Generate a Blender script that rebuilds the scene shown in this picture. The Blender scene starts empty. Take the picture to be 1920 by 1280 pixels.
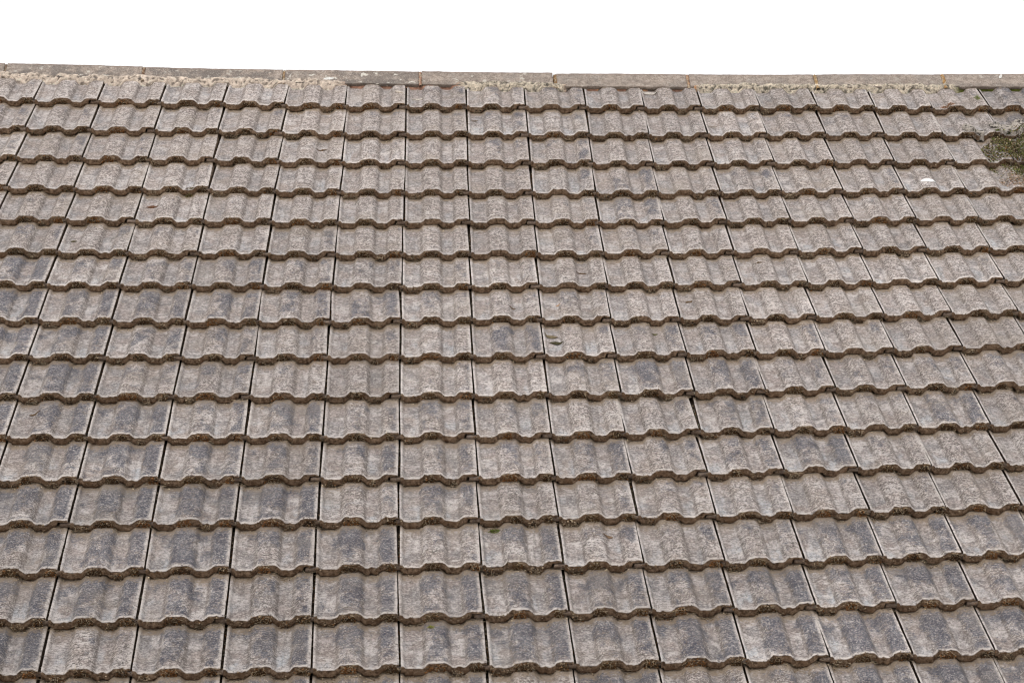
import bpy, math, random
import numpy as np
from mathutils import Matrix, Vector, noise as mnoise

# ------------------------------------------------------------------ frame of the roof slope
PITCH = math.radians(36)
RIDGE_H = 5.8
M = Matrix.Translation((0, 0, RIDGE_H)) @ Matrix.Rotation(PITCH, 4, 'X')   # x along ridge, y up the slope, z off the slope

# ------------------------------------------------------------------ camera
CR = [[0.999233, -0.035535, 0.016432], [0.003255, 0.493668, 0.869645], [-0.039015, -0.868924, 0.493405]]
CL = [0.02109, -12.71106, 5.69624]
cam_d = bpy.data.cameras.new('camera')
cam = bpy.data.objects.new('camera', cam_d)
bpy.context.scene.collection.objects.link(cam)
_c = Matrix.Identity(4)
for i in range(3):
    for j in range(3):
        _c[j][i] = CR[i][j]
    _c[i][3] = CL[i]
cam.matrix_world = M @ _c
cam_d.sensor_width = 36
cam_d.lens = 93.75
cam_d.clip_start = 0.1
cam_d.clip_end = 5000
S = bpy.context.scene
S.camera = cam

# ------------------------------------------------------------------ overcast sky and weak wide sun
SUN_EL, SUN_AZ = math.radians(52), math.radians(215)
w = bpy.data.worlds.new('World'); S.world = w; w.use_nodes = True
nt = w.node_tree; nt.nodes.clear()
out = nt.nodes.new('ShaderNodeOutputWorld'); bg = nt.nodes.new('ShaderNodeBackground')
sky = nt.nodes.new('ShaderNodeTexSky'); sky.sky_type = 'NISHITA'; sky.sun_disc = False
sky.sun_elevation = SUN_EL; sky.sun_rotation = SUN_AZ; sky.dust_density = 4
mx = nt.nodes.new('ShaderNodeMix'); mx.data_type = 'RGBA'
mx.inputs['Factor'].default_value = 0.93                      # full cloud cover over the clear sky
mx.inputs[7].default_value = (11.7, 11.6, 11.6, 1)
nt.links.new(sky.outputs[0], mx.inputs[6]); nt.links.new(mx.outputs[2], bg.inputs[0])
bg.inputs[1].default_value = 0.1
nt.links.new(bg.outputs[0], out.inputs[0])
sd = bpy.data.lights.new('sun', 'SUN'); sd.energy = 1.3; sd.angle = math.radians(12); sd.color = (1, .97, .93)
sun = bpy.data.objects.new('sun', sd); S.collection.objects.link(sun)
# the light comes from the viewer's side, high and a little to the left
sv = Vector((-.55, -.62, 0)).normalized() * math.cos(SUN_EL) + Vector((0, 0, math.sin(SUN_EL)))
sun.rotation_euler = sv.to_track_quat('Z', 'Y').to_euler()
sky.sun_rotation = math.atan2(sv.x, sv.y)
S.view_settings.view_transform = 'Standard'; S.view_settings.look = 'None'
S.view_settings.exposure = 0.0; S.view_settings.gamma = 1
S.cycles.filter_width = 1.1; S.cycles.max_bounces = 4; S.cycles.diffuse_bounces = 3
random.seed(7)
rng = np.random.default_rng(11)

# ------------------------------------------------------------------ helpers
class Nodes:
    def __init__(s, name, rough=.9):
        s.m = bpy.data.materials.new(name); s.m.use_nodes = True
        s.t = s.m.node_tree; s.t.nodes.clear()
        s.o = s.t.nodes.new('ShaderNodeOutputMaterial'); s.b = s.t.nodes.new('ShaderNodeBsdfPrincipled')
        s.b.inputs['Roughness'].default_value = rough
        s.b.inputs['Specular IOR Level'].default_value = .25
        s.t.links.new(s.b.outputs[0], s.o.inputs[0])
    def n(s, t, **k):
        x = s.t.nodes.new(t)
        for a, v in k.items(): setattr(x, a, v)
        return x
    def put(s, sock, v):
        if hasattr(v, 'is_linked') or hasattr(v, 'links'): s.t.links.new(v, sock)
        else: sock.default_value = (*v, 1) if isinstance(v, tuple) and len(v) == 3 and sock.type == 'RGBA' else v
    def math(s, op, a, b=0., c=0., clamp=False):
        x = s.n('ShaderNodeMath', operation=op, use_clamp=clamp)
        s.put(x.inputs[0], a); s.put(x.inputs[1], b); s.put(x.inputs[2], c); return x.outputs[0]
    def ramp(s, v, a, b, lo=0., hi=1.):                                   # smooth step a..b -> lo..hi
        x = s.n('ShaderNodeMapRange', interpolation_type='SMOOTHSTEP')
        s.put(x.inputs[0], v); s.put(x.inputs[1], a); s.put(x.inputs[2], b); s.put(x.inputs[3], lo); s.put(x.inputs[4], hi); return x.outputs[0]
    def mix(s, f, a, b, mode='MIX'):
        x = s.n('ShaderNodeMix', data_type='RGBA', blend_type=mode)
        s.put(x.inputs[0], f); s.put(x.inputs[6], a); s.put(x.inputs[7], b); return x.outputs[2]
    def noise(s, vec, scale, detail=2., rough=.5, w=None):
        x = s.n('ShaderNodeTexNoise', noise_dimensions='4D' if w is not None else '3D')
        s.put(x.inputs['Vector'], vec); s.put(x.inputs['Scale'], scale); s.put(x.inputs['Detail'], detail); s.put(x.inputs['Roughness'], rough)
        if w is not None: s.put(x.inputs['W'], w)
        return x.outputs[0]
    def attr(s, name, out='Fac'): return s.n('ShaderNodeAttribute', attribute_name=name).outputs[out]
    def scaled(s, vec, v):
        x = s.n('ShaderNodeVectorMath', operation='MULTIPLY'); s.put(x.inputs[0], vec); x.inputs[1].default_value = v; return x.outputs[0]
    def bump(s, h, dist, strength=1., prev=None):
        x = s.n('ShaderNodeBump'); s.put(x.inputs['Height'], h); x.inputs['Distance'].default_value = dist; x.inputs['Strength'].default_value = strength
        if prev is not None: s.t.links.new(prev, x.inputs['Normal'])
        return x.outputs[0]
    def done(s, col, nrm=None):
        s.put(s.b.inputs['Base Color'], col)
        if nrm is not None: s.t.links.new(nrm, s.b.inputs['Normal'])
        return s.m

def mesh(name, V, F, mat, attrs=None, smooth=True, tint=None):
    me = bpy.data.meshes.new(name)
    me.from_pydata([tuple(map(float, v)) for v in V], [], [tuple(map(int, f)) for f in F])
    for k, a in (attrs or {}).items():
        at = me.attributes.new(k, 'FLOAT', 'POINT'); at.data.foreach_set('value', np.asarray(a, dtype=np.float32))
    if tint is not None:
        at = me.attributes.new('tint', 'FLOAT_COLOR', 'POINT')
        t = np.ones((len(V), 4), np.float32); t[:, :3] = tint; at.data.foreach_set('color', t.ravel())
    if smooth: me.polygons.foreach_set('use_smooth', [True] * len(F))
    me.materials.append(mat); me.update()
    return me
def link(name, data, parent=None, mw=None):
    o = bpy.data.objects.new(name, data); S.collection.objects.link(o)
    if parent is not None: o.parent = parent
    if mw is not None: o.matrix_local = mw
    return o
def tag(o, label=None, cat=None, group=None, kind=None):
    for k, v in (('label', label), ('category', cat), ('group', group), ('kind', kind)):
        if v: o[k] = v
    return o
def grid_faces(nx, ny, off=0, flip=False):
    F = []
    for j in range(ny - 1):
        for i in range(nx - 1):
            a = off + j * nx + i
            f = (a, a + 1, a + nx + 1, a + nx)
            F.append(f[::-1] if flip else f)
    return F
def fbm(x, y, z, s, o=3):
    return mnoise.fractal(Vector((x * s, y * s, z * s)), 1.0, 2.0, o)

# ------------------------------------------------------------------ materials
def tile_material():
    N = Nodes('weathered_concrete_tile', .92)
    oi = N.n('ShaderNodeObjectInfo'); tc = N.n('ShaderNodeTexCoord')
    P = tc.outputs['Object']; W4 = N.math('MULTIPLY', oi.outputs['Random'], 70.)
    uv = N.n('ShaderNodeSeparateXYZ'); N.t.links.new(tc.outputs['UV'], uv.inputs[0])
    X, Y = uv.outputs[0], uv.outputs[1]
    oc = N.n('ShaderNodeSeparateColor'); N.t.links.new(oi.outputs['Color'], oc.inputs[0])
    DARK, BRI, PALE = oc.outputs[0], oc.outputs[1], oc.outputs[2]
    prof, face, edge = N.attr('prof'), N.attr('face'), N.attr('edge')
    grain = N.noise(P, 165., 4., .75, W4)
    coarse = N.noise(P, 75., 3., .65, W4)
    med = N.noise(P, 24., 3., .6, W4)
    big = N.noise(P, 7.5, 2., .5, W4)
    wav = N.noise(N.scaled(P, (28., 110., 28.)), 1., 3., .65, W4)          # ripples of worn slurry across the tile
    # body
    Q2 = N.noise(P, 95., 4., .75, N.math('ADD', W4, 61.))                   # 1 cm mottling
    Q3 = N.noise(P, 48., 3., .7, N.math('ADD', W4, 83.))                    # 2 cm mottling
    streak = N.noise(N.scaled(P, (60., 5., 20.)), 1., 3., .6, N.math('ADD', W4, 17.))   # rain streaks down the tile
    c = N.mix(N.ramp(med, .3, .7), (.225, .190, .176), (.355, .312, .294))
    c = N.mix(N.math('MULTIPLY', N.ramp(big, .45, .7), .55), c, (.325, .275, .235))
    # pans: smoother, bluer; rolls: sandier
    pan = N.math('SUBTRACT', 1., prof, clamp=True)
    panb = N.math('MULTIPLY', N.ramp(N.noise(P, 9., 2., .5, N.math('ADD', W4, 9.)), .42, .62), pan)
    c = N.mix(N.math('MULTIPLY', panb, .8), c, (.222, .218, .224))
    pale = N.math('MULTIPLY', N.math('MULTIPLY', N.ramp(N.noise(N.scaled(P, (16., 7., 10.)), 1., 2., .5, N.math('ADD', W4, 4.)), .48, .66), PALE), N.ramp(Y, .85, .15))
    c = N.mix(N.math('MULTIPLY', pale, N.math('ADD', .35, N.math('MULTIPLY', pan, .6))), c, (.44, .47, .50))
    c = N.mix(N.math('MULTIPLY', N.ramp(N.noise(P, 14., 4., .65, N.math('ADD', W4, 33.)), .48, .62), N.math('ADD', .45, N.math('MULTIPLY', PALE, .5))), c, (.52, .49, .475))
    c = N.mix(N.ramp(streak, .50, .64, 0., .45), c, (.165, .148, .142))
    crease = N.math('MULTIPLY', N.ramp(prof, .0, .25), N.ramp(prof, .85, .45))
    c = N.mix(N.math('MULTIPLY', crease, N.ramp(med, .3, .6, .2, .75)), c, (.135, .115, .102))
    # mottling and grain
    k = N.ramp(prof, 0., 1., .62, 1.)
    c = N.mix(N.math('MULTIPLY', N.ramp(Q3, .49, .36, 0., .6), k), c, (.140, .125, .120))
    c = N.mix(N.math('MULTIPLY', N.ramp(Q2, .495, .41, 0., .82), k), c, (.105, .089, .080))
    c = N.mix(N.math('MULTIPLY', N.ramp(Q2, .515, .59, 0., .7), k), c, (.57, .52, .485))
    c = N.mix(N.math('MULTIPLY', N.ramp(N.math('ADD', N.math('MULTIPLY', grain, .6), N.math('MULTIPLY', wav, .4)), .485, .42, 0., .85), k), c, (.080, .070, .065))
    lite = N.ramp(N.noise(P, 150., 3., .7, N.math('ADD', W4, 31.)), .54, .63)
    c = N.mix(N.math('MULTIPLY', lite, N.math('MULTIPLY', k, .65)), c, (.68, .64, .59))
    # dark slate-blue growth on the rolls, solid in the middle and worn through by the grain at its margin
    pt = N.noise(N.scaled(P, (17., 10., 12.)), 1., 4., .6, N.math('ADD', W4, 20.))
    thr = N.math('SUBTRACT', .725, N.math('MULTIPLY', DARK, .33))
    lvl0 = N.math('ADD', N.ramp(Y, .25, .85, -.05, .055), N.ramp(X, .74, .84, -.005, .04))
    lvl = N.math('ADD', N.math('ADD', N.math('SUBTRACT', pt, thr), lvl0), N.math('MULTIPLY', N.math('SUBTRACT', prof, 1.), .17))
    dk = N.ramp(N.math('ADD', lvl, N.math('MULTIPLY', N.math('ADD', N.math('SUBTRACT', Q2, .5), N.math('MULTIPLY', N.math('SUBTRACT', wav, .5), .7)), .62)), -.03, .05)
    dk = N.math('MULTIPLY', dk, N.ramp(edge, .2, .8, 1., .1))
    dk = N.math('MULTIPLY', dk, N.ramp(grain, .60, .46, .3, 1.))
    c = N.mix(N.math('MULTIPLY', dk, .88), c, N.mix(N.ramp(med, .35, .65), (.048, .053, .074), (.092, .098, .120)))
    # rare white and ochre lichen dots
    vo = N.n('ShaderNodeTexVoronoi', voronoi_dimensions='4D'); N.put(vo.inputs['Vector'], P); vo.inputs['Scale'].default_value = 38.; N.put(vo.inputs['W'], W4)
    dot = N.math('MULTIPLY', N.ramp(vo.outputs['Distance'], .16, .08), N.ramp(N.noise(P, 12., 1., .5, N.math('ADD', W4, 50.)), .60, .68))
    c = N.mix(N.math('MULTIPLY', dot, .8), c, (.62, .58, .48))
    # pale worn arris along the lower and side edges
    c = N.mix(N.math('MULTIPLY', N.math('MULTIPLY', edge, N.math('ADD', .42, N.math('MULTIPLY', PALE, .6))), N.ramp(coarse, .36, .56, .05, .95)), c, (.66, .62, .58))
    # earth washed out from under the tile above
    dirt = N.math('MULTIPLY', N.ramp(N.math('ADD', Y, N.math('MULTIPLY', N.math('SUBTRACT', coarse, .5), .45)), .80, .98), .85)
    c = N.mix(dirt, c, (.255, .200, .140))
    c = N.mix(N.math('MULTIPLY', N.ramp(N.noise(P, 5., 2., .5, N.math('ADD', W4, 12.)), .48, .75), .3), c, (.29, .25, .205))
    # cut face and underside: brown, pitted
    f = N.mix(N.ramp(coarse, .32, .66), (.090, .056, .036), (.31, .225, .155))
    f = N.mix(N.ramp(med, .5, .66, 0., .75), f, (.17, .105, .062))
    f = N.mix(N.ramp(grain, .44, .34, 0., .7), f, (.05, .036, .026))
    f = N.mix(N.ramp(grain, .58, .7, 0., .5), f, (.55, .45, .33))
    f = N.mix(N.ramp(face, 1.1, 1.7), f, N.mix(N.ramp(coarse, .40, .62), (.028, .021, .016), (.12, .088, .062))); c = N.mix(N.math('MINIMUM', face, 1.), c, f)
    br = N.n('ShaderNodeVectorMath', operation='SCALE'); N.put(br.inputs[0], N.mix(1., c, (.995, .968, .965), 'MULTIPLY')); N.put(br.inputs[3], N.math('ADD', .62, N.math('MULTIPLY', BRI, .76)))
    nb = N.bump(N.math('ADD', N.math('MULTIPLY', wav, .8), coarse), .006, 1.)
    nb = N.bump(grain, .003, 1., nb)
    return N.done(br.outputs[0], nb)

def tint_material(name, scale=140., amp=.5, dist=.003, rough=.95):
    """the colour of each piece comes from its own mesh, mottled by noise"""
    N = Nodes(name, rough); P = N.n('ShaderNodeTexCoord').outputs['Object']
    a = N.attr('tint', 'Color'); g = N.noise(P, scale, 3., .7); h = N.noise(P, scale * .3, 3., .6)
    sc = N.math('ADD', 1. - amp, N.math('MULTIPLY', N.math('ADD', N.ramp(g, .3, .7), N.ramp(h, .3, .7)), amp))
    v = N.n('ShaderNodeVectorMath', operation='SCALE'); N.put(v.inputs[0], a); N.put(v.inputs[3], sc)
    return N.done(v.outputs[0], N.bump(N.math('ADD', g, h), dist, 1.))

def ridge_material():
    N = Nodes('weathered_ridge_concrete', .93)
    tc = N.n('ShaderNodeTexCoord'); P = tc.outputs['Object']; oi = N.n('ShaderNodeObjectInfo'); W4 = N.math('MULTIPLY', oi.outputs['Random'], 50.)
    oc = N.n('ShaderNodeSeparateColor'); N.t.links.new(oi.outputs['Color'], oc.inputs[0])
    uv = N.n('ShaderNodeSeparateXYZ'); N.t.links.new(tc.outputs['UV'], uv.inputs[0]); Y = uv.outputs[1]
    g = N.noise(P, 170., 3., .7, W4); m_ = N.noise(P, 40., 3., .65, W4); b = N.noise(P, 9., 3., .6, W4)
    c = N.mix(N.ramp(m_, .4, .6), (.28, .226, .19), (.42, .348, .297))
    c = N.mix(N.math('MULTIPLY', N.ramp(b, .45, .68), .6), c, (.29, .255, .23))
    dk = N.math('MULTIPLY', N.ramp(N.noise(P, 13., 5., .7, N.math('ADD', W4, 8.)), .44, .58), oc.outputs[0])
    c = N.mix(dk, c, (.165, .142, .130))
    low = N.math('MULTIPLY', N.ramp(N.math('ADD', Y, N.math('MULTIPLY', N.math('SUBTRACT', m_, .5), .9)), .42, .12), oc.outputs[2])
    c = N.mix(N.math('MULTIPLY', low, N.ramp(g, .35, .6, .2, .85)), c, (.10, .09, .085))
    c = N.mix(N.ramp(g, .49, .38, 0., .65), c, (.14, .115, .095))
    c = N.mix(N.ramp(g, .54, .64, 0., .5), c, (.52, .49, .43))
    wl = N.math('MULTIPLY', N.ramp(N.noise(P, 26., 2., .6, N.math('ADD', W4, 3.)), .60, .67), oc.outputs[1])
    c = N.mix(N.math('MULTIPLY', wl, .9), c, (.66, .63, .56))
    c = N.mix(N.ramp(Y, .93, 1.0, 0., .5), c, (.22, .15, .115))
    return N.done(c, N.bump(N.math('ADD', g, m_), .006, 1.))

TILE = tile_material(); RIDGE = ridge_material()
MORTAR = tint_material('old_lime_mortar', 90., .42, .004)
MOSS = tint_material('moss_and_dry_stalks', 300., .35, .001)
LITTER = tint_material('dry_litter', 250., .4, .001)
def plain(name, a, b, scale):
    N = Nodes(name, .95); P = N.n('ShaderNodeTexCoord').outputs['Object']
    return N.done(N.mix(N.noise(P, scale, 4., .6), a, b))
DECK = plain('roofing_felt', (.018, .016, .015), (.035, .03, .027), 30.)

# ------------------------------------------------------------------ unseen ground, made pale to bounce light up onto the tile butts
me = mesh('ground', [(-400, -400, 0), (400, -400, 0), (400, 400, 0), (-400, 400, 0)], [(0, 1, 2, 3)], plain('pale_bounce_ground', (.34, .29, .23), (.48, .42, .35), 2.), smooth=False)
tag(link('ground', me), 'unseen ground around the house, made pale to bounce light upward', kind='structure')

# ------------------------------------------------------------------ where each tile joint lies on the slope (metres; a settled old roof)
WID, GAU = .30, .32
RES = {
 1: (-6, [(-1,-3),(0,4),(-2,5),(-1,5),(1,-1),(0,-3),(0,4),(3,10),(0,9),(7,13),(5,6),(-1,8),(2,8),(0,13),(-2,7),(-2,-6),(-1,-4)]),
 4: (-6, [(2,-3),(-2,-4),(2,-1),(2,5),(2,-4),(1,-9),(-1,-10),(-1,-8),(0,-7),(-1,-16),(-1,-16),(-4,-15),(-6,-13),(-5,-8),(-5,-9),(-4,-15)]),
 5: (-5, [(-1,-2),(-1,-5),(1,-4),(2,-4),(1,-6),(1,-4),(0,-3),(2,-3),(0,-4),(2,-7),(0,-1),(1,-5),(0,-2),(0,-3),(4,-6)]),
 6: (-5, [(1,-2),(-1,-6),(1,-2),(1,-3),(0,-6),(-2,-5),(-1,-1),(1,-2),(2,0),(2,1),(-1,1),(-1,-1),(1,2),(0,3),(-2,-1)]),
 7: (-5, [(-7,8),(-4,8),(-2,7),(0,8),(-1,5),(-2,1),(-1,3),(-3,5),(2,2),(0,5),(1,4),(3,2),(0,2),(3,2),(5,1)]),
 8: (-5, [(3,2),(0,0),(-1,-2),(-3,-5),(-1,-1),(-3,9),(-1,14),(-3,11),(-2,6),(0,5),(2,2),(0,7),(3,10),(8,12)]),
 9: (-5, [(4,7),(3,5),(4,6),(3,5),(-2,8),(-1,9),(-3,9),(-1,9),(1,7),(1,8),(0,8),(-1,7),(0,9),(1,16)]),
 10: (-5, [(0,2),(-1,3),(2,3),(0,1),(0,-1),(-2,-1),(-2,-2),(1,0),(0,-3),(5,-3),(2,-1),(-1,4),(0,5),(3,4)]),
 11: (-5, [(2,-3),(0,-4),(1,-5),(2,-4),(0,-7),(0,-8),(-2,-10),(0,-9),(-3,-10),(0,-1),(1,-4),(0,-4),(-4,-4),(-3,-6)]),
 12: (-4, [(3,-3),(0,-2),(1,-2),(0,-3),(1,-8),(2,-11),(-1,-12),(0,-10),(-2,-7),(3,-1),(0,1),(-1,-1),(1,2)]),
 13: (-4, [(3,3),(0,3),(0,3),(2,4),(-1,4),(0,0),(-1,4),(-1,5),(0,1),(0,-1),(-1,0),(0,3)]),
 14: (-4, [(1,-6),(0,-1),(-1,3),(-1,3),(0,5),(0,0),(0,-3),(-3,-9),(0,-8),(-2,-8),(-2,-6),(4,-8)]),
 15: (-4, [(-6,-3),(-3,-2),(-2,0),(-2,2),(-2,0),(-1,3),(3,7),(0,5),(-2,5),(-1,4),(-3,2),(-3,-1)]),
 16: (0, [(3,5),(5,3),(4,1),(1,1),(3,0),(2,-3),(-1,0),(-2,1)]),
}
DU = [0.0406, -0.0209, -0.0637, 0.0215, 0.0101, 0.0212, -0.0009, 0.0016, 0.0115]
DV = [0.0223, 0.0442, 0.0405, 0.0596, 0.016, -0.0007, -0.0018, -0.0174, -0.0115]
_T = [(1, 0), (0, 1), (2, 0), (1, 1), (0, 2), (3, 0), (2, 1), (1, 2), (0, 3)]
def res(r, c):
    if r not in RES: return None
    c0, l = RES[r]; i = int(np.clip(c - c0, 0, len(l) - 1)); return l[i]
def joint(r, c):
    u, v = (c - 1.5) / 8, (r - 8.5) / 8
    u, v = max(-1.5, min(1.5, u)), max(-1.25, min(1.3, v))
    du = sum(k * u**a * v**b for k, (a, b) in zip(DU, _T)); dv = sum(k * u**a * v**b for k, (a, b) in zip(DV, _T))
    e = (0, 0)
    if float(r).is_integer() and float(c).is_integer():
        e = res(int(r), int(c)) or (0, 0)
        if r in (2, 3):
            a, b = res(1, c), res(4, c); t = (r - 1) / 3; e = (a[0] * (1 - t) + b[0] * t, a[1] * (1 - t) + b[1] * t)
    return Vector((c * WID + du + e[0] / 1000, -r * GAU + dv + e[1] / 1000, 0))

# ------------------------------------------------------------------ the interlocking double-roll tile
STEP, THK, AMP = .036, .0335, .0205
def sm(a, b, x): t = min(1, max(0, (x - a) / (b - a))); return t * t * (3 - 2 * t)
def height(x):                         # top of the tile above its pan, x in tile widths
    h = AMP * (sm(.252, .352, x) - sm(.530, .628, x)) + AMP * sm(.735, .835, x)
    h += .0015 * math.sin(math.pi * min(1, max(0, (x - .32) / .24))) if .32 < x < .56 else 0
    h += .012 * (1 - sm(.048, .080, x))
    return h - .004 * sm(.980, .9955, x)
XS = [.023, .030, .045, .06, .075, .09, .12, .15, .19, .23, .262, .28, .295, .31, .325, .34, .37, .40, .44, .48, .51, .535, .55, .565, .58, .60, .615,
      .64, .67, .70, .73, .75, .765, .78, .795, .81, .83, .855, .88, .91, .94, .965, .984, .992, .9955]
LEN = .395
def tile_mesh(k):
    rg = random.Random(100 + k)
    V, UV, prof, face, edge, F = [], [], [], [], [], []
    def v(x, y, z, f=0., e=0.):
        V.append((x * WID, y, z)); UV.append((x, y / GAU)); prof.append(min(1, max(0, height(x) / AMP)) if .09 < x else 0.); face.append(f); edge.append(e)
        return len(V) - 1
    YS = [.0, .002, .005, .010, .018, .03, .05, .08, .12, .16, .20, .24, .28, .32, LEN]
    nx = len(XS); s0 = k * 13.7
    chips = [(rg.uniform(.05, .98), rg.uniform(.008, .03), rg.uniform(.002, .006)) for _ in range(rg.randint(2, 5))]
    def butt(x):                       # ragged lower edge
        b = .0042 * fbm(x * 26, s0, 0, .5) + .0032 * fbm(x * 80, s0, 3, .7)
        for cx, cw, cd in chips: b += cd * max(0, 1 - ((x - cx) / cw)**2)
        return b
    def top(x, y):
        z = height(x) + STEP * (1 - y / GAU) + .0014 * fbm(x * 12, y * 40, s0, .9)
        d = max(0, 1 - y / .006); return z - .0035 * d * d
    sidefade = lambda x: max(1 - sm(.023, .07, x), sm(.955, .975, x))
    idx = []
    for j, y in enumerate(YS):
        row = []
        for x in XS:
            yy = y + butt(x) * max(0, 1 - y / .03)
            jag = .0035 * fbm(y * 300, s0, x * 3, .3) if x in (XS[0], XS[-1]) else 0
            e = max(sidefade(x) * .85, 1 - sm(.0, .016, y)) * (1 if j else .35)
            row.append(v(x + jag, yy, top(x, y), 0., e))
        idx.append(row)
    for j in range(len(YS) - 1):
        for i in range(nx - 1): F.append((idx[j][i], idx[j][i + 1], idx[j + 1][i + 1], idx[j + 1][i]))
    # butt face and the first of the underside
    def bot(x):
        t = THK
        if x > .862: t = .0125                                     # thin lap over the neighbour's water bar
        return height(min(x, .97)) + STEP - t
    prev = idx[0]
    fz = [.06, .3, .55, .8, 1.]
    for q in fz:
        row = []
        for x in XS:
            zt, zb = top(x, 0), bot(x)
            z = zt + (zb - zt) * q
            y = butt(x) * (1 if q < .9 else .8) + .0050 * fbm(x * 60, q * 4, s0, .7) * (1 if 0 < q < 1 else .4) - .0015 * math.sin(q * 3.1)
            row.append(v(x, y, z + .0035 * fbm(x * 34, 9 + q, s0, .8) * (q > .25), 1., 0.))
        for i in range(nx - 1): F.append((row[i], row[i + 1], prev[i + 1], prev[i]))
        prev = row
    und = []
    for yy in (.06, LEN):
        row = [v(x, yy, bot(x) - STEP * yy / GAU, 1.) for x in XS]
        for i in range(nx - 1): F.append((row[i], row[i + 1], prev[i + 1], prev[i]))
        prev = row; und.append(row)
    # side walls
    for i, flip in ((0, False), (nx - 1, True)):
        a = None
        for j, y in enumerate(YS):
            x = V[idx[j][i]][0] / WID
            t = idx[j][i]; b = v(x, y, bot(XS[i]) - STEP * y / GAU, 1.)
            if a: F.append((a[0], t, b, a[1]) if flip else (t, a[0], a[1], b))
            a = (t, b)
    # water bar under the left neighbour's lap: a low rib, then the open channel of the joint
    ub = [(-.108, -.013), (-.107, -.004), (-.100, .0015), (-.088, .0030), (-.035, .0035), (-.022, .002), (-.014, -.009), (.008, -.010), (.025, -.009)]
    for sgn in (0, 1):
        rows = []
        for y in ((.001 + .0015 * rg.random()), .008, .016, .1, .25, LEN):
            rows.append([v(x, y + .0015 * fbm(x * 50, s0, 1, .8), ((max(z, .0030) if y < .01 and x > -.105 else z) if not sgn else -.0145) + STEP * (1 - y / GAU), .7 if x < -.02 or y < .012 else 2.) for x, z in ub])
        for a, b in zip(rows, rows[1:]):
            for i in range(len(ub) - 1):
                f = (a[i], a[i + 1], b[i + 1], b[i]); F.append(f if not sgn else f[::-1])
        if sgn:
            for i in range(len(ub) - 1): F.append((keep[i], rows[0][i], rows[0][i + 1], keep[i + 1]))
        keep = rows[0]
    # hanging nibs and closing head
    a, b = idx[-1], und[-1]
    for i in range(nx - 1): F.append((a[i], a[i + 1], b[i + 1], b[i]))
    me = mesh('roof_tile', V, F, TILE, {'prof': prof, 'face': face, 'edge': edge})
    uvl = me.uv_layers.new(name='UVMap')
    li = np.empty(len(me.loops), np.int32); me.loops.foreach_get('vertex_index', li)
    uvl.data.foreach_set('uv', np.array(UV, np.float32)[li].ravel())
    return me
TILES = [tile_mesh(k) for k in range(10)]

# projection used only to skip tiles that no view of the photograph holds
_ci = cam.matrix_world.inverted()
def in_frame(p, pad=0):
    q = _ci @ (M @ p); x, y = 5000 * q.x / -q.z + 960, 640 - 5000 * q.y / -q.z
    return -pad < x < 1920 + pad and -pad < y < 1280 + pad

roof = bpy.data.objects.new('tiled_roof', None); roof['kind'] = 'thing'; S.collection.objects.link(roof); roof.matrix_world = M
tag(roof, 'weathered grey concrete tiled roof slope with mortared ridge under white sky', 'roof')

def tile_matrix(r, c, rg):
    a, b = joint(r, c), joint(r, c + 1); up = joint(r - 1, c) - a
    yaw = math.atan2(b.y - a.y, b.x - a.x) * .75 + math.atan2(-up.x, up.y) * .25 + rg.gauss(0, .0028)
    sc = (b - a).length / WID
    slope = up.length / GAU
    m = Matrix.Translation(a + Vector((rg.gauss(0, .0008), rg.gauss(0, .0015), rg.uniform(-.0008, .0014))))
    return m @ Matrix.Rotation(yaw, 4, 'Z') @ Matrix.Rotation(rg.gauss(0, .0012), 4, 'Y') @ Matrix.Rotation(rg.gauss(0, .002), 4, 'X') @ Matrix.Diagonal((sc, max(.9, slope), 1, 1))

def clamp(x): return max(0., min(1., x))
extra = []
moss_spots = []
for r in range(1, 20):
    course = None
    for c in range(-14, 18):
        rg = random.Random(r * 1000 + c * 7 + 3)
        m = tile_matrix(r, c, rg)
        corners = [m @ Vector((x * WID, y, .03)) for x in (0, 1) for y in (0, .31)]
        seen = any(in_frame(p, 0) for p in corners) or in_frame(m @ Vector((.15, .15, .03)), 0)
        k = rg.randrange(10)
        left = clamp((1 - c) / 8); low = r / 16
        patch = mnoise.noise(Vector((r * .35 + 3, c * .28, 1.7)))
        dark = clamp(.12 + .50 * low**1.6 + .42 * left * sm(3, 8, r) + .55 * patch + rg.gauss(0, .07 + .16 * low))
        if r in (7, 8) and c <= -6: dark = .95
        if r in (11, 12, 13) and c <= -2: dark = clamp(dark + .15)
        if r >= 14: dark = clamp(dark + .12)
        if 6 <= r <= 13 and c <= -3: dark = clamp(dark + .12)
        if c >= 10 and r <= 2: dark = .7
        bri = clamp((.60 if c < 10 or r > 3 else .42) + .07 - .24 * low**1.3 - .10 * left * sm(3, 8, r) + rg.gauss(0, .055) + .14 * mnoise.noise(Vector((r * .3, c * .3, 8))))  # darker toward bottom and left: lens vignetting put into the tile colour
        pale = clamp(.30 + .65 * low + rg.gauss(0, .25))
        if not seen:
            if -14 <= c <= 16 and r <= 18: extra.append((m, TILES[k]))
            continue
        if course is None:
            course = link('tile_course', None, roof)
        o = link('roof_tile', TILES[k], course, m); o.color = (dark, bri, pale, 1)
        moss_spots.append((r, c, m, left, rg.random()))
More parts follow.
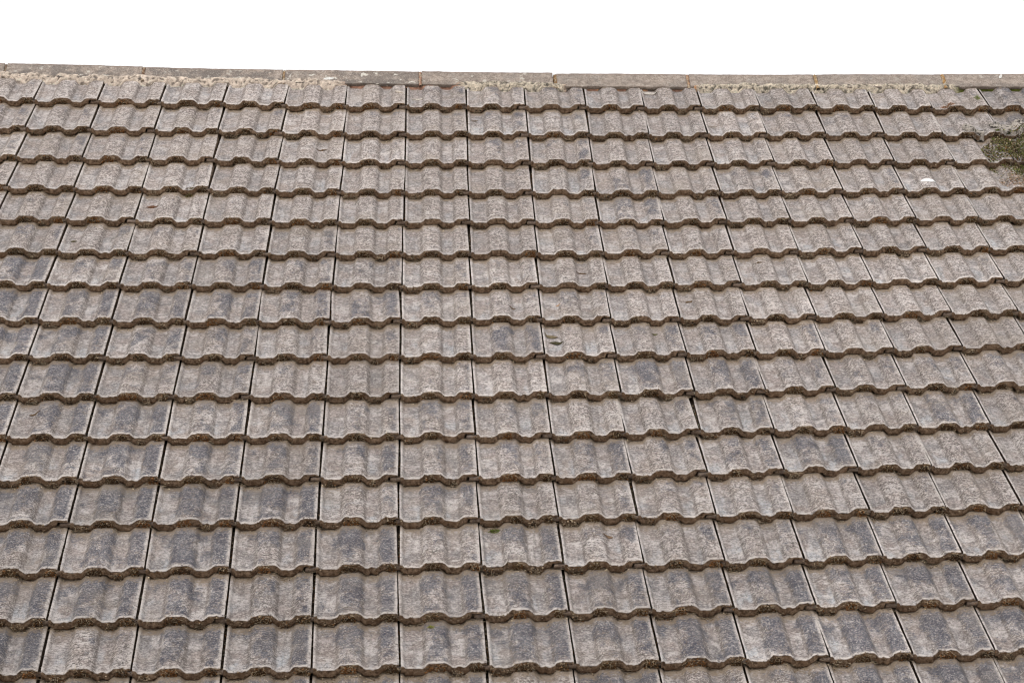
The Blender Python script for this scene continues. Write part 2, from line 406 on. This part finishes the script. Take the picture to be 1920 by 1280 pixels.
# tiles beyond the picture's edges, one mesh
V, F, off, at, UV = [], [], 0, {'prof': [], 'face': [], 'edge': []}, []
for m, me in extra:
    n = len(me.vertices); co = np.empty(n * 3, np.float32); me.vertices.foreach_get('co', co); co = co.reshape(-1, 3)
    A = np.array(m); V.append(co @ A[:3, :3].T + A[:3, 3])
    F += [tuple(i + off for i in p.vertices) for p in me.polygons]; off += n
    for kk in at:
        b = np.empty(n, np.float32); me.attributes[kk].data.foreach_get('value', b); at[kk].append(b)
    b = np.empty(len(me.loops) * 2, np.float32); me.uv_layers[0].data.foreach_get('uv', b); UV.append(b)
me = mesh('outer_tiling', np.concatenate(V), F, TILE, {k: np.concatenate(v) for k, v in at.items()})
me.uv_layers.new(name='UVMap').data.foreach_set('uv', np.concatenate(UV))
o = link('outer_tiling', me, roof); o.color = (.4, .5, .4, 1); o['kind'] = 'stuff'
# felt under the tiles and the far slope behind the ridge
Q = Matrix.Rotation(-PITCH, 4, 'X')
def slope_pt(x, d):                       # a point d metres down the far slope
    ap = Vector((0, .10, -.035)); wpt = Matrix.Rotation(PITCH, 4, 'X') @ ap
    wpt += Vector((x, d * math.cos(PITCH), -d * math.sin(PITCH))); return Q @ wpt
x0, x1 = -4.15, 4.8
me = mesh('roofing_felt', [(x0, -6.2, -.05), (x1, -6.2, -.05), (x1, .10, -.05), (x0, .10, -.05)], [(0, 1, 2, 3)], DECK, smooth=False)
link('roofing_felt', me, roof)
vs = []
for j, d in enumerate((0, 5.8)):
    for i in range(400):
        x = x0 + (x1 - x0) * i / 399; p = slope_pt(x, d); p += (Q @ Vector((0, 0, 1))) * height((x / WID) % 1); vs.append(p)
me = mesh('rear_slope', vs, grid_faces(400, 2), DECK)
link('rear_slope', me, roof)

# ------------------------------------------------------------------ surface height of the tiling, for things that lie on it
def locate(x, y):
    """row, column and local tile coordinates under the slope point (x, y)"""
    r = max(1, int(math.ceil(-y / GAU - .5))); best = None
    for rr in range(max(1, r - 1), r + 3):
        c = int(math.floor(x / WID))
        for cc in (c - 1, c, c + 1):
            a, b = joint(rr, cc), joint(rr, cc + 1); up = joint(rr - 1, cc)
            tx = (x - a.x) / (b.x - a.x) - 0; by = a.y + (b.y - a.y) * tx
            ty = (y - by) / max(.1, (up.y - a.y))
            tx -= (up.x - a.x) / (b.x - a.x) * ty
            if 0 <= tx < 1 and 0 <= ty < 1.02: return rr, cc, tx, ty
    return None
def surf(x, y):
    q = locate(x, y)
    return height(q[2]) + STEP * (1 - q[3]) if q else 0.

class Bits:                                  # collects small lumps and stalks
    def __init__(s): s.V, s.F, s.T = [], [], []
    def lump(s, p, rad, col, flat=.7, n=5):
        o = len(s.V); ph = random.random() * 6.28; k = 0
        s.V.append((p[0] + random.gauss(0, rad * .2), p[1], p[2] + rad * flat)); s.V.append((p[0], p[1], p[2] - rad * flat))
        for i in range(n):
            a = ph + 6.283 * i / n; q = rad * random.uniform(.6, 1.25)
            s.V.append((p[0] + q * math.cos(a), p[1] + q * math.sin(a), p[2] + random.uniform(-.4, .4) * rad * flat))
        for i in range(n):
            j = (i + 1) % n; s.F.append((o, o + 2 + i, o + 2 + j)); s.F.append((o + 1, o + 2 + j, o + 2 + i))
        for i in range(n + 2):
            m_ = random.uniform(.75, 1.3); s.T.append(tuple(c * m_ for c in col))
    def stalk(s, p, d, L, wd, col, bend=.4, seg=3):
        p = Vector(p); d = Vector(d).normalized(); o = len(s.V)
        for i in range(seg + 1):
            t = i / seg; r_ = wd * (1 - .6 * t)
            sx = d.orthogonal().normalized(); sy = d.cross(sx)
            for a in (0, 2.09, 4.19): s.V.append(tuple(p + (sx * math.cos(a) + sy * math.sin(a)) * r_)); s.T.append(col)
            p = p + d * (L / seg); d = (d + Vector((random.gauss(0, 1), random.gauss(0, 1), random.gauss(0, .6))) * bend * .5).normalized()
        for i in range(seg):
            for a in range(3):
                b = (a + 1) % 3; q = o + i * 3; s.F.append((q + a, q + b, q + 3 + b, q + 3 + a))
    def build(s, name, mat, parent=None, origin=None):
        V = np.array(s.V, float)
        if origin is not None: V = V - np.array(origin)
        me = mesh(name, V, s.F, mat, smooth=False, tint=np.array(s.T, np.float32))
        o = link(name, me, parent)
        if parent is None: o.matrix_world = M @ Matrix.Translation(origin if origin is not None else (0, 0, 0))
        return o
def jit(c, s=.12): k = 1 + random.gauss(0, s); return tuple(max(.004, v * k) for v in c)
BROWN, RUST, TAN, STRAW, GREEN, OLIVE, BLACK = (.055, .031, .015), (.17, .080, .032), (.27, .21, .145), (.46, .37, .25), (.10, .13, .025), (.15, .145, .05), (.02, .015, .011)

# ------------------------------------------------------------------ ridge
def ridge_y(x): return joint(0, x / WID).y
CUT = [-4.18, -3.46, -2.74, -2.066, -1.348, -.618, .090, .794, 1.483, 2.153, 2.825, 3.50, 4.15, 4.82]
RIDGE_SPEC = {  # per tile: lift, how stained, how spotted, how blackened at its foot, foot dropped towards the viewer
    0: (.002, .4, .3, .6, 0), 1: (.002, .8, .6, .9, 0), 2: (.0, .9, .5, 1., 0), 3: (.0, .7, 1., .6, 0), 4: (.003, .35, .6, .3, 0),
    5: (-.001, .3, .2, .1, .002), 6: (.0, .25, .15, .25, 0), 7: (.0, .3, .2, .3, 0), 8: (.002, .15, .35, .5, 0), 9: (.0, .2, .2, .3, 0)}
BOT_Y, BOT_Z, TOP_Y, TOP_Z = -.036, .032, .083, .047
def ridge_tile(i):
    xa, xb = CUT[i], CUT[i + 1]; lift, st, sp, bl, fwd = RIDGE_SPEC[min(9, max(0, i - 2))]
    g1, g2 = .006 + .004 * random.random(), .006 + .004 * random.random()
    if i == 6: g2 = .015
    prof = []
    n = 16
    for k in range(n + 1):                                   # front wing, foot to apex
        t = k / n; prof.append((BOT_Y + (TOP_Y - BOT_Y) * t - fwd, BOT_Z + (TOP_Z - BOT_Z) * t, t))
    bd = Matrix.Rotation(-2 * PITCH - math.radians(14), 3, 'X') @ Vector((0, -1, 0))
    bd = Vector((0, math.cos(math.radians(-62)), math.sin(math.radians(-62))))
    prof.append((TOP_Y + .006, TOP_Z + .0005, 1.)); 
    for k in range(1, 5): prof.append((TOP_Y + .010 + bd.y * .03 * k, TOP_Z - .004 + bd.z * .03 * k, 1.))
    m_ = len(prof); nx = max(24, int((xb - xa) / .008))
    V, UV, F = [], [], []
    x_o = (xa + xb) / 2
    # the thick foot edge first
    rows = [(prof[0][0] + .006, BOT_Z - .018, 0.), (prof[0][0] + .0005, BOT_Z - .016, 0.), (prof[0][0], BOT_Z - .003, 0.)] + prof
    for j, (y, z, t) in enumerate(rows):
        for a in range(nx):
            u = a / (nx - 1); x = xa + g1 + (xb - xa - g1 - g2) * u
            yy = y + ridge_y(x) + lift * .5
            e = .0016 * fbm(x * 14, y * 14, i, 1.) + .0008 * fbm(x * 60, y * 60, i, 1.)
            if j == 3 + n: e += .0060 * fbm(x * 22, i * 3, 0, 1.) + .0016 * fbm(x * 90, i, 0, 1.)
            if j <= 3: yy += .0045 * fbm(x * 20, i, j * .2, 1.)
            V.append((x - x_o, yy, z + lift + e + .0022 * math.sin(3.1 * u) * (1 if i % 2 else -.6)))
            UV.append((u, t))
    F = grid_faces(nx, len(rows))
    o = 0
    for side in (0, nx - 1):                                  # end faces with thickness
        base = len(V)
        for j in range(len(rows)):
            x, y, z = V[j * nx + side]; V.append((x, y + (.004 if j < 4 else .0), z - .02)); UV.append(UV[j * nx + side])
        for j in range(len(rows) - 1):
            f = (j * nx + side, (j + 1) * nx + side, base + j + 1, base + j); F.append(f if side == 0 else f[::-1])
    me = mesh('ridge_tile', V, F, RIDGE)
    me.uv_layers.new(name='UVMap'); li = np.empty(len(me.loops), np.int32); me.loops.foreach_get('vertex_index', li)
    me.uv_layers[0].data.foreach_set('uv', np.array(UV, np.float32)[li].ravel())
    ob = link('ridge_tile', me, roof, Matrix.Translation((x_o, 0, 0))); ob.color = (st, sp, bl, 1)
    return ob
for i in range(len(CUT) - 1): ridge_tile(i)

# mortar in the butt joints between ridge tiles
JC0 = {1: ((.16, .11, .08), 0, .010), 2: ((.14, .075, .045), .003, .013), 3: ((.24, .15, .08), 0, .011), 4: ((.30, .17, .12), .004, .012), 5: ((.20, .12, .06), -.003, .017), 6: ((.32, .19, .12), .001, .012), 7: ((.33, .21, .10), .003, .013), 8: ((.32, .18, .07), .004, .016), 9: ((.3, .2, .1), 0, .012)}
JC = {i + 2: v for i, v in JC0.items()}
for i, (col, pr, wd) in JC.items():
    x = CUT[i]; V, T = [], []; nx, ny = 9, 26
    for j in range(ny):
        t = -.12 + 1.16 * j / (ny - 1)
        for a in range(nx):
            u = a / (nx - 1) - .5
            y = BOT_Y + (TOP_Y - BOT_Y) * t + ridge_y(x); z = BOT_Z + (TOP_Z - BOT_Z) * t
            e = .003 * fbm(u * 3, t * 6, i * 5, 1.)
            V.append((x + u * wd * 1.5 + .003 * fbm(t * 5, i, 2, 1.), y + (.006 if j == ny - 1 else 0), z - .003 + pr + .004 * (1 - 4 * u * u) + e - (.012 if a in (0, nx - 1) else 0) - (.02 if j == ny - 1 else 0)))
            k = 1 + .35 * fbm(u * 4, t * 9, i * 3, 1.); c2 = col if fbm(u * 3, t * 5, i * 9, 1.) < .12 else (.34, .28, .20)
            T.append(tuple(v * k for v in c2))
    link('mortar_joint', mesh('mortar_joint', V, grid_faces(nx, ny), MORTAR, tint=np.array(T)), roof)

# mortar bedding below the ridge: (from, to, colour, how far it is smeared up over the ridge foot, bulge, coverage down the tile)
def band(x, a, b, w_=.03): return sm(a - w_, a + w_, x) * (1 - sm(b - w_, b + w_, x))
CREAM, YELL, REDM, MOSSM = (.57, .475, .395), (.54, .465, .37), (.30, .17, .12), (.09, .10, .02)
nx, ny = 1900, 16
V, T = [], []
for j in range(ny):
    t = j / (ny - 1)
    for a in range(nx):
        x = -4.0 + 8.5 * a / (nx - 1)
        A = band(x, -9, -.30); B = band(x, -.30, .29); C_ = band(x, .29, .84); D_ = band(x, .84, 1.52); E_ = band(x, 1.52, 2.88); G_ = band(x, 2.88, 9)
        up = A * .038 + C_ * .034 + E_ * .030 + .012 * math.exp(-((x - .12) / .05)**2) + .02 * math.exp(-((x - .30) / .05)**2)
        up *= .55 + .55 * (fbm(x * 7, 3, 0, 1., ) * 1.2 + .5) ; up = max(0, up + .018 * fbm(x * 24, 1, 0, 1.) * (up > .004))
        out = A * .012 + C_ * .011 + E_ * .010
        fx = joint(0, x / WID)
        q = locate(x, ridge_y(x) - .06) or (1, 0, .5, 0)
        h = height(q[2]); pan = 1 - clamp(h / AMP)
        ylow = BOT_Y - .004 - (A * .022 + B * .006 + C_ * .012 + D_ * .004 + E_ * .012 + G_ * .004) * (.45 + .55 * pan) - .011 * pan - .011 * fbm(x * 16, 7, 0, 1.) * (1 - D_)
        rec = .010 * (B + D_ + G_) * (1 - clamp(up / .01))
        hl = h + STEP * .10
        # top of the band: either smeared over the ridge foot or tucked beneath it
        yt = BOT_Y + up if up > .004 else BOT_Y + .010
        zt = (BOT_Z + (TOP_Z - BOT_Z) * up / .12 + .0015) if up > .004 else BOT_Z - .006
        yb, zb = ylow + rec, hl - .004
        s = t**.9
        y = yt + (yb - yt) * s; z = zt + (zb - zt) * s
        bulge = math.sin(math.pi * t)**.8
        n = fbm(x * 45, t * 3.2, 2, 1.) ; n2 = fbm(x * 130, t * 7, 5, 1.)
        cr = (C_ + E_) * 1.5 + A * .9 + .5
        y -= bulge * out * .55; z += bulge * (out * .75 + .0048 * n * cr + .0026 * n2 * cr) + (.0045 * out / .012 if .0 < up else 0) * (t < .45) * (1 if up > .004 else 0)
        if t == 0: z -= .006
        # pale lip at the lower edge of each scallop
        V.append((x, y + ridge_y(x), z))
        lip = sm(.72, .95, t) * pan * (A + C_ + E_)
        col = np.array(CREAM) * A + np.array(REDM) * (B + D_) + np.array(YELL) * C_ + np.array(YELL) * E_ + np.array(MOSSM) * G_
        col = col / max(.3, A + B + C_ + D_ + E_ + G_)
        if n < -.12: col = col * (1 - .75 * (C_ + E_ + .8 * A) * min(1, (-.12 - n) * 5))
        if n2 > .22 and (C_ + E_) > .5: col = col * .5 + np.array((.12, .13, .11)) * .5
        if D_ > .5 and fbm(x * 9, 4, 0, 1.) > .12: col = np.array((.12, .10, .085))
        if D_ > .5 and fbm(x * 7, 9, 0, 1.) > .15: col = np.array((.42, .24, .13))
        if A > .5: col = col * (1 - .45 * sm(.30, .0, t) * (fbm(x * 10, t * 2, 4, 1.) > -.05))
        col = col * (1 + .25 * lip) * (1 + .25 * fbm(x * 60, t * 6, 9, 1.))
        T.append(tuple(np.clip(col, .01, .6)))
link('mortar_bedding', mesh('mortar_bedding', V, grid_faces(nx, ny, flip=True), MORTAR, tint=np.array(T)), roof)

# ------------------------------------------------------------------ brown moss and straw caught along the lower edges of the tiles
B_ = Bits()
for (r, c, m, left, rnd) in moss_spots:
    rg = random.Random(r * 77 + c * 13)
    wet = .74 + .35 * left + .10 * (r > 12)
    zones = [(.30, .54, 1.), (.82, .99, .75), (.05, .28, .34), (.60, .75, .34)]
    for a, b, pr in zones:
        if rg.random() > pr * (wet + .12): 
            # only a few stalks
            for _ in range(rg.randint(0, 3)):
                x = rg.uniform(a, b) * WID; hz = height(x / WID) + rg.uniform(-.002, THK * .5)
                p = m @ Vector((x, -.003, hz))
                B_.stalk(p, (rg.gauss(0, 1), rg.gauss(-.5, .4), rg.gauss(0, .4)), rg.uniform(.008, .022), .0006, jit(rg.choice((TAN, STRAW, BROWN))), .5)
            continue
        pan_ = pr < .5; main = rg.choices((BROWN, RUST, (.10, .06, .03)), (5, 2.2, 3))[0] if not pan_ else rg.choice(((.16, .115, .075), TAN, (.10, .07, .045)))
        full = rg.uniform(.5, 1.)
        n = int((b - a) * WID * 1000 * (rg.uniform(1.4, 3.) if not pan_ else rg.uniform(.5, 1.2)))
        ca = rg.uniform(a, b - (b - a) * full); cb = ca + (b - a) * full
        for _ in range(n):
            x = rg.uniform(ca, cb); u = (x - ca) / (cb - ca); env = math.sin(math.pi * min(1, max(0, u)))**.5
            hz = height(x) + rg.uniform(.0, THK - .004) * (.35 + .65 * env)
            p = m @ Vector((x * WID, rg.uniform(-.009, .001), hz - rg.random()**3 * .006))
            col = main if rg.random() < .72 else rg.choice((RUST, TAN, BLACK, BROWN))
            B_.lump(p, rg.uniform(.0018, .0050), jit(col, .25))
        for _ in range(int(n * .4)):
            x = rg.uniform(ca, cb); p = m @ Vector((x * WID, -.004, height(x) + rg.uniform(0, THK)))
            B_.stalk(p, (rg.gauss(0, 1), rg.gauss(-.6, .5), rg.gauss(.1, .6)), rg.uniform(.008, .022), .0008, jit(rg.choice((main, TAN, STRAW, STRAW, RUST))), .6)
    # grit and straw washed to the foot of the edge
    for _ in range(rg.randint(90, 240)):
        x = rg.uniform(.03, .99); dn = max(0, fbm((c + x) * 2.3, r * 1.7, 4, 1.) + .25)
        if rg.random() > .25 + dn * 1.3: continue
        d = abs(rg.gauss(0, .006 + .014 * dn)) + .001
        col = jit(rg.choice((TAN, TAN, STRAW, (.16, .12, .08), (.10, .07, .045), (.10, .07, .045))), .2); p = m @ Vector((x * WID, -d, height(x) + .0012 + .0))
        if rg.random() < .55: B_.lump(p, rg.uniform(.0012, .0038), col, .5)
        else: B_.stalk(p, (rg.gauss(0, 1), rg.gauss(0, .45), .05), rg.uniform(.008, .024), .0008, col, .5)
    # dirt and dry moss spilling over the lip itself
    for _ in range(rg.randint(20, 90)):
        x = rg.uniform(.03, .98); dn = fbm((c + x) * 3.1, r * 2.3, 9, 1.)
        if dn < -.02 and rg.random() > .2: continue
        p = m @ Vector((x * WID, rg.uniform(-.004, .005), height(x) + STEP - rg.random() * .020 - .002))
        B_.lump(p, rg.uniform(.0016, .0044), jit(rg.choice((BROWN, (.13, .09, .055), TAN, (.20, .15, .10))), .25))
    # crumbs along the open side joint
    for _ in range(rg.randint(10, 60)):
        yy = .30 * rg.random()**1.4; p = m @ Vector((rg.uniform(.0, .03) * WID, yy, STEP * (1 - yy / GAU) - .002))
        B_.lump(p, rg.uniform(.0018, .0048), jit(rg.choice((TAN, BROWN, RUST, (.2, .19, .14))), .2))
tag(B_.build('moss', MOSS), 'dry brown moss and straw caught along the lower edges of the tiles', 'moss', kind='stuff')

# ------------------------------------------------------------------ single things lying on the tiles
def cushion(name, label, cat, x, y, rx, ry, hh, n, cols, fibres=.4, seed=1, size=(.0025, .005), power=.5):
    random.seed(seed); b = Bits(); z0 = surf(x, y)
    for _ in range(n):
        a = random.random() * 6.283; q = random.random()**power * (1 + .35 * fbm(a * .9, seed, 0, 1.)); px, py = x + rx * q * math.cos(a), y + ry * q * math.sin(a)
        lump_n = .5 + .9 * fbm(px * 25, py * 25, seed, 1.)
        z = surf(px, py) + random.random() * hh * max(.1, (1 - q * q)) * max(.15, lump_n + .4)
        col = random.choices([c for c, _ in cols], [w_ for _, w_ in cols])[0]
        b.lump((px, py, z), random.uniform(*size), jit(col, .25))
        if random.random() < fibres:
            b.stalk((px, py, z), (random.gauss(0, .8), random.gauss(-.2, .8), random.uniform(.1, 1)), random.uniform(.006, .016), .0007, jit(random.choices([c for c, _ in cols], [w_ for _, w_ in cols])[0], .25), .5)
    return tag(b.build(name, MOSS, None, (x, y, z0)), label, cat)
G2 = [(GREEN, 3), (OLIVE, 3), (BROWN, 1), (TAN, .7)]
cushion('moss_clump', 'large green and brown moss heap on the third row at the right edge', 'moss', 3.15, -.86, .27, .34, .042, 9500, [(GREEN, 2.2), (OLIVE, 3), (BROWN, 2.5), (TAN, 1.2), (RUST, .8), (STRAW, .4), (BLACK, 1.5)], .5, 3, power=.7)
cushion('moss_clump', 'sparser olive moss and debris below the large moss heap, fourth row at the right edge', 'moss', 3.17, -1.22, .15, .11, .030, 1800, [(GREEN, 2), (OLIVE, 3), (BROWN, 2.5), (TAN, 1.5), (BLACK, 1.2)], .5, 33, power=.7)
cushion('leaf_litter', 'pale reddish crumbled litter below the large moss heap at the right edge', 'litter', 3.06, -1.19, .17, .10, .018, 1800, [(TAN, 3), (RUST, 1.6), ((.38, .26, .19), 2), ((.36, .33, .30), 3), (BROWN, 1)], .25, 4)
cushion('moss_tuft', 'bright green moss tuft under a tile edge in the lower middle of the roof', 'moss', .352, -4.165, .026, .014, .010, 170, [(GREEN, 5), (OLIVE, 2), (BROWN, 1)], .5, 5, (.0015, .003))
cushion('moss_tuft', 'green and rust moss tuft on a joint in the fourth row left of centre', 'moss', -1.015, -1.275, .022, .02, .014, 160, [(OLIVE, 3), (RUST, 2), (BROWN, 2)], .5, 6, (.0015, .003))
cushion('moss_tuft', 'tiny yellow-green moss tuft on a ridged tile in the lowest full row', 'moss', .102, -4.82, .014, .008, .006, 70, [((.22, .22, .05), 4), (OLIVE, 2)], .3, 7, (.0012, .0025))
cushion('moss_tuft', 'small green sprig in the joint of the top row beside the moss under the ridge', 'moss', 2.955, -.24, .014, .02, .012, 80, [((.2, .25, .07), 4), (OLIVE, 2)], .7, 8, (.0012, .0025))
cushion('leaf_litter', 'rust-red dry litter on a joint in the top row near the right edge', 'litter', 2.785, -.335, .03, .016, .010, 150, [((.36, .17, .09), 4), (RUST, 2), (TAN, 1)], .5, 9, (.0015, .003))
cushion('leaf_litter', 'orange-brown litter below the last joint of the ridge', 'litter', 2.89, -.035, .045, .03, .012, 280, [((.33, .19, .07), 3), (RUST, 2), (TAN, 2)], .4, 10, (.0015, .0035))
for k, (x, y, rx) in enumerate(((3.04, -.056, .055), (3.20, -.056, .05))):
    cushion('moss_cushion', ['flat green moss cushion under the ridge, nearer the joint with the sprig', 'flat green moss cushion under the ridge at the right edge of the roof'][k], 'moss', x, y, rx, .016, .012, 520, [((.10, .115, .02), 5), ((.055, .065, .02), 3), (BROWN, 1)], .1, 20 + k, (.0018, .004))

# pale crust of lichen on the second-row tiles at the right edge
def crust(label, x, y, rx, ry, seed):
    random.seed(seed); nx, ny = 56, 44; V, T, F = [], [], []
    keep = {}
    for j in range(ny):
        for i in range(nx):
            px, py = x - rx + 2 * rx * i / (nx - 1), y - ry + 2 * ry * j / (ny - 1)
            d = 1 - ((px - x) / rx)**2 - ((py - y) / ry)**2
            n = fbm(px * 26, py * 34, seed, 1., 4) + .55 * d + .13
            if n > 0:
                keep[(i, j)] = len(V); V.append((px - x, py - y, surf(px, py) - surf(x, y) + .001 + min(.011, n * .035) + .0018 * fbm(px * 120, py * 120, seed, 1.)))
                hole = fbm(px * 40, py * 50, seed + 5, 1.)
                T.append((.03, .026, .02) if n < .05 or hole > .33 else jit((.33, .295, .26), .15))
    for j in range(ny - 1):
        for i in range(nx - 1):
            ks = [(i, j), (i + 1, j), (i + 1, j + 1), (i, j + 1)]
            if all(k in keep for k in ks): F.append([keep[k] for k in ks])
    me = mesh('lichen_crust', V, F, MORTAR, smooth=True, tint=np.array(T))
    o = link('lichen_crust', me); o.matrix_world = M @ Matrix.Translation((x, y, surf(x, y)))
    tag(o, label, 'lichen')
crust('broad pale lichen crust with black holes on the second-row tile at the right edge', 3.08, -.60, .13, .09, 41)
crust('small pale lichen crust with a black hole left of the broad crust, second row', 2.86, -.63, .055, .045, 47)
crust('grey wrinkled lichen crust between the moss heap and the tile edge above it', 3.12, -.77, .08, .05, 53)

# flat litter
def flake(name, label, cat, x, y, L, wd, ang, col, curl=.3, seed=0, th=.0012):
    random.seed(seed + 900); V, T = [], []; nx, ny = 14, 7; ca, sa = math.cos(ang), math.sin(ang); z0 = surf(x, y)
    for s_ in (0, 1):
        for j in range(ny):
            for i in range(nx):
                u, v_ = i / (nx - 1) * 2 - 1, j / (ny - 1) * 2 - 1
                w_ = 1.25 * wd * max(.05, (1 - abs(u)**1.7)) * (1 + .35 * fbm(u * 3, seed, 0, 1.))
                a, b = u * L / 2, v_ * w_ / 2 + L * .06 * math.sin(u * 2.5 + seed)
                px, py = a * ca - b * sa, a * sa + b * ca
                z = surf(x + px, y + py) - z0 + .0008 + curl * L * .10 * (abs(u)**2 + .5 * v_ * v_) * .5 + .001 * fbm(u * 4, v_ * 4, seed, 1.) + (th if s_ else 0)
                V.append((px, py, z)); T.append(jit(col, .18))
    F = grid_faces(nx, ny, flip=True) + grid_faces(nx, ny, nx * ny)
    n = nx * ny
    rim = [i for i in range(nx)] + [j * nx + nx - 1 for j in range(1, ny)] + [(ny - 1) * nx + i for i in range(nx - 2, -1, -1)] + [j * nx for j in range(ny - 2, 0, -1)]
    for a, b in zip(rim, rim[1:] + rim[:1]): F.append((a, b, b + n, a + n))
    o = link(name, mesh(name, V, F, LITTER, tint=np.array(T))); o.matrix_world = M @ Matrix.Translation((x, y, z0)); return tag(o, label, cat)
DL = (.10, .06, .03)
flake('dead_leaf', 'curled red-brown leaf scrap on a pale pan in the fifth row, upper left', 'leaf', -1.181, -1.42, .055, .026, .1, (.11, .05, .025), .4, 1)
flake('dead_leaf', 'thin dark leaf scrap in the seventh row right of centre', 'leaf', .805, -2.101, .05, .010, .15, DL, .3, 2)
flake('dead_leaf', 'short dark scrap in a pan of the eighth row at mid roof', 'leaf', .48, -2.433, .035, .012, 0, DL, .3, 3)
flake('dead_leaf', 'pointed dark olive leaf with a tail in the ninth row, lower of two', 'leaf', .66, -2.735, .060, .026, .05, (.045, .038, .015), .35, 4)
flake('dead_leaf', 'tan and olive leaf strip in the ninth row, upper of two', 'leaf', .64, -2.665, .065, .024, -.45, (.16, .125, .075), .35, 5)
flake('dead_leaf', 'small olive scrap in the ninth row, right of the pair of leaves', 'leaf', 1.094, -2.648, .032, .012, .3, (.10, .09, .04), .3, 6)
flake('dead_leaf', 'dark curled scrap on the first pan of the eleventh row at the left edge', 'leaf', -1.506, -3.303, .05, .014, 0, DL, .4, 7)
flake('dead_leaf', 'small dark olive scrap in the sixth row, far left', 'leaf', -1.51, -1.778, .03, .013, .4, (.09, .075, .04), .3, 8)
flake('dead_leaf', 'dark hooked scrap low on a tile in the eighth row, right of centre', 'leaf', 1.269, -2.359, .04, .016, .7, DL, .6, 9)
flake('dead_leaf', 'flat grey-brown flake in the second row below the ridge, right half', 'leaf', 1.558, -.543, .05, .012, .1, (.16, .13, .10), .2, 10)
flake('dead_leaf', 'dark sliver in the second row below the ridge, at mid roof', 'leaf', .359, -.454, .04, .010, 0, DL, .2, 11)
flake('dead_leaf', 'black-brown curled scrap in the third row left of centre', 'leaf', -.40, -.803, .05, .016, .1, DL, .5, 12)
flake('dead_leaf', 'tiny orange chip on a tile in the eighth row right of centre', 'leaf', .685, -2.40, .022, .010, 0, (.40, .22, .10), .2, 13)
flake('dead_leaf', 'dark sliver on the seventh-row roll in the right third', 'leaf', 1.62, -2.02, .035, .010, .1, DL, .2, 14)
flake('dead_leaf', 'brown curled scrap near the top of a tile in the fourteenth row, right of centre', 'leaf', .785, -4.22, .04, .016, -.2, (.17, .11, .07), .6, 15)
WH = (.66, .65, .62)
flake('bird_dropping', 'oval white bird dropping on the fourth row near the right side', 'bird dropping', 2.536, -1.207, .078, .036, .02, (.82, .82, .80), .02, 21, .0022)
flake('mortar_chip', 'lens-shaped grey mortar chip below the ridge, right of centre', 'mortar chip', 1.266, -.112, .095, .036, .0, (.42, .38, .34), .06, 22, .005)
flake('mortar_chip', 'light pinkish mortar chip in a pan of the top row, left of centre', 'mortar chip', -.02, -.155, .05, .014, -.5, (.52, .45, .38), .1, 23, .004)
flake('mortar_chip', 'thin cream mortar sliver on the top row near mid roof', 'mortar chip', .075, -.215, .06, .012, -.1, (.55, .50, .44), .1, 24, .003)
for k, (x, y, L, wd, a, lb) in enumerate(((-.385, .015, .055, .022, .15, 'streaky white bird dropping on the ridge tile, left of centre'), (3.13, .03, .020, .028, 1.2, 'small round white bird dropping on the ridge at the right edge'))):
    random.seed(70 + k); nx, ny = 12, 8; V, T = [], []
    for s_ in (0, 1):
        for j in range(ny):
            for i in range(nx):
                u, v_ = i / (nx - 1) * 2 - 1, j / (ny - 1) * 2 - 1
                w_ = wd * math.sqrt(max(.02, 1 - u * u)) * (1 + .5 * fbm(u * 3, k, 0, 1.))
                px = u * L / 2; py = v_ * w_ / 2 + a * px
                tt = (y - ridge_y(x) + py - BOT_Y) / (TOP_Y - BOT_Y)
                V.append((px, py, (TOP_Z - BOT_Z) * tt + (.0005 if not s_ else .004))); T.append(jit(WH, .04))
    F = grid_faces(nx, ny, flip=True) + grid_faces(nx, ny, nx * ny); n = nx * ny
    rim = [i for i in range(nx)] + [j * nx + nx - 1 for j in range(1, ny)] + [(ny - 1) * nx + i for i in range(nx - 2, -1, -1)] + [j * nx for j in range(ny - 2, 0, -1)]
    for p, q in zip(rim, rim[1:] + rim[:1]): F.append((p, q, q + n, p + n))
    o = link('bird_dropping', mesh('bird_dropping', V, F, LITTER, tint=np.array(T))); o.matrix_world = M @ Matrix.Translation((x, y, BOT_Z)); tag(o, lb, 'bird dropping')
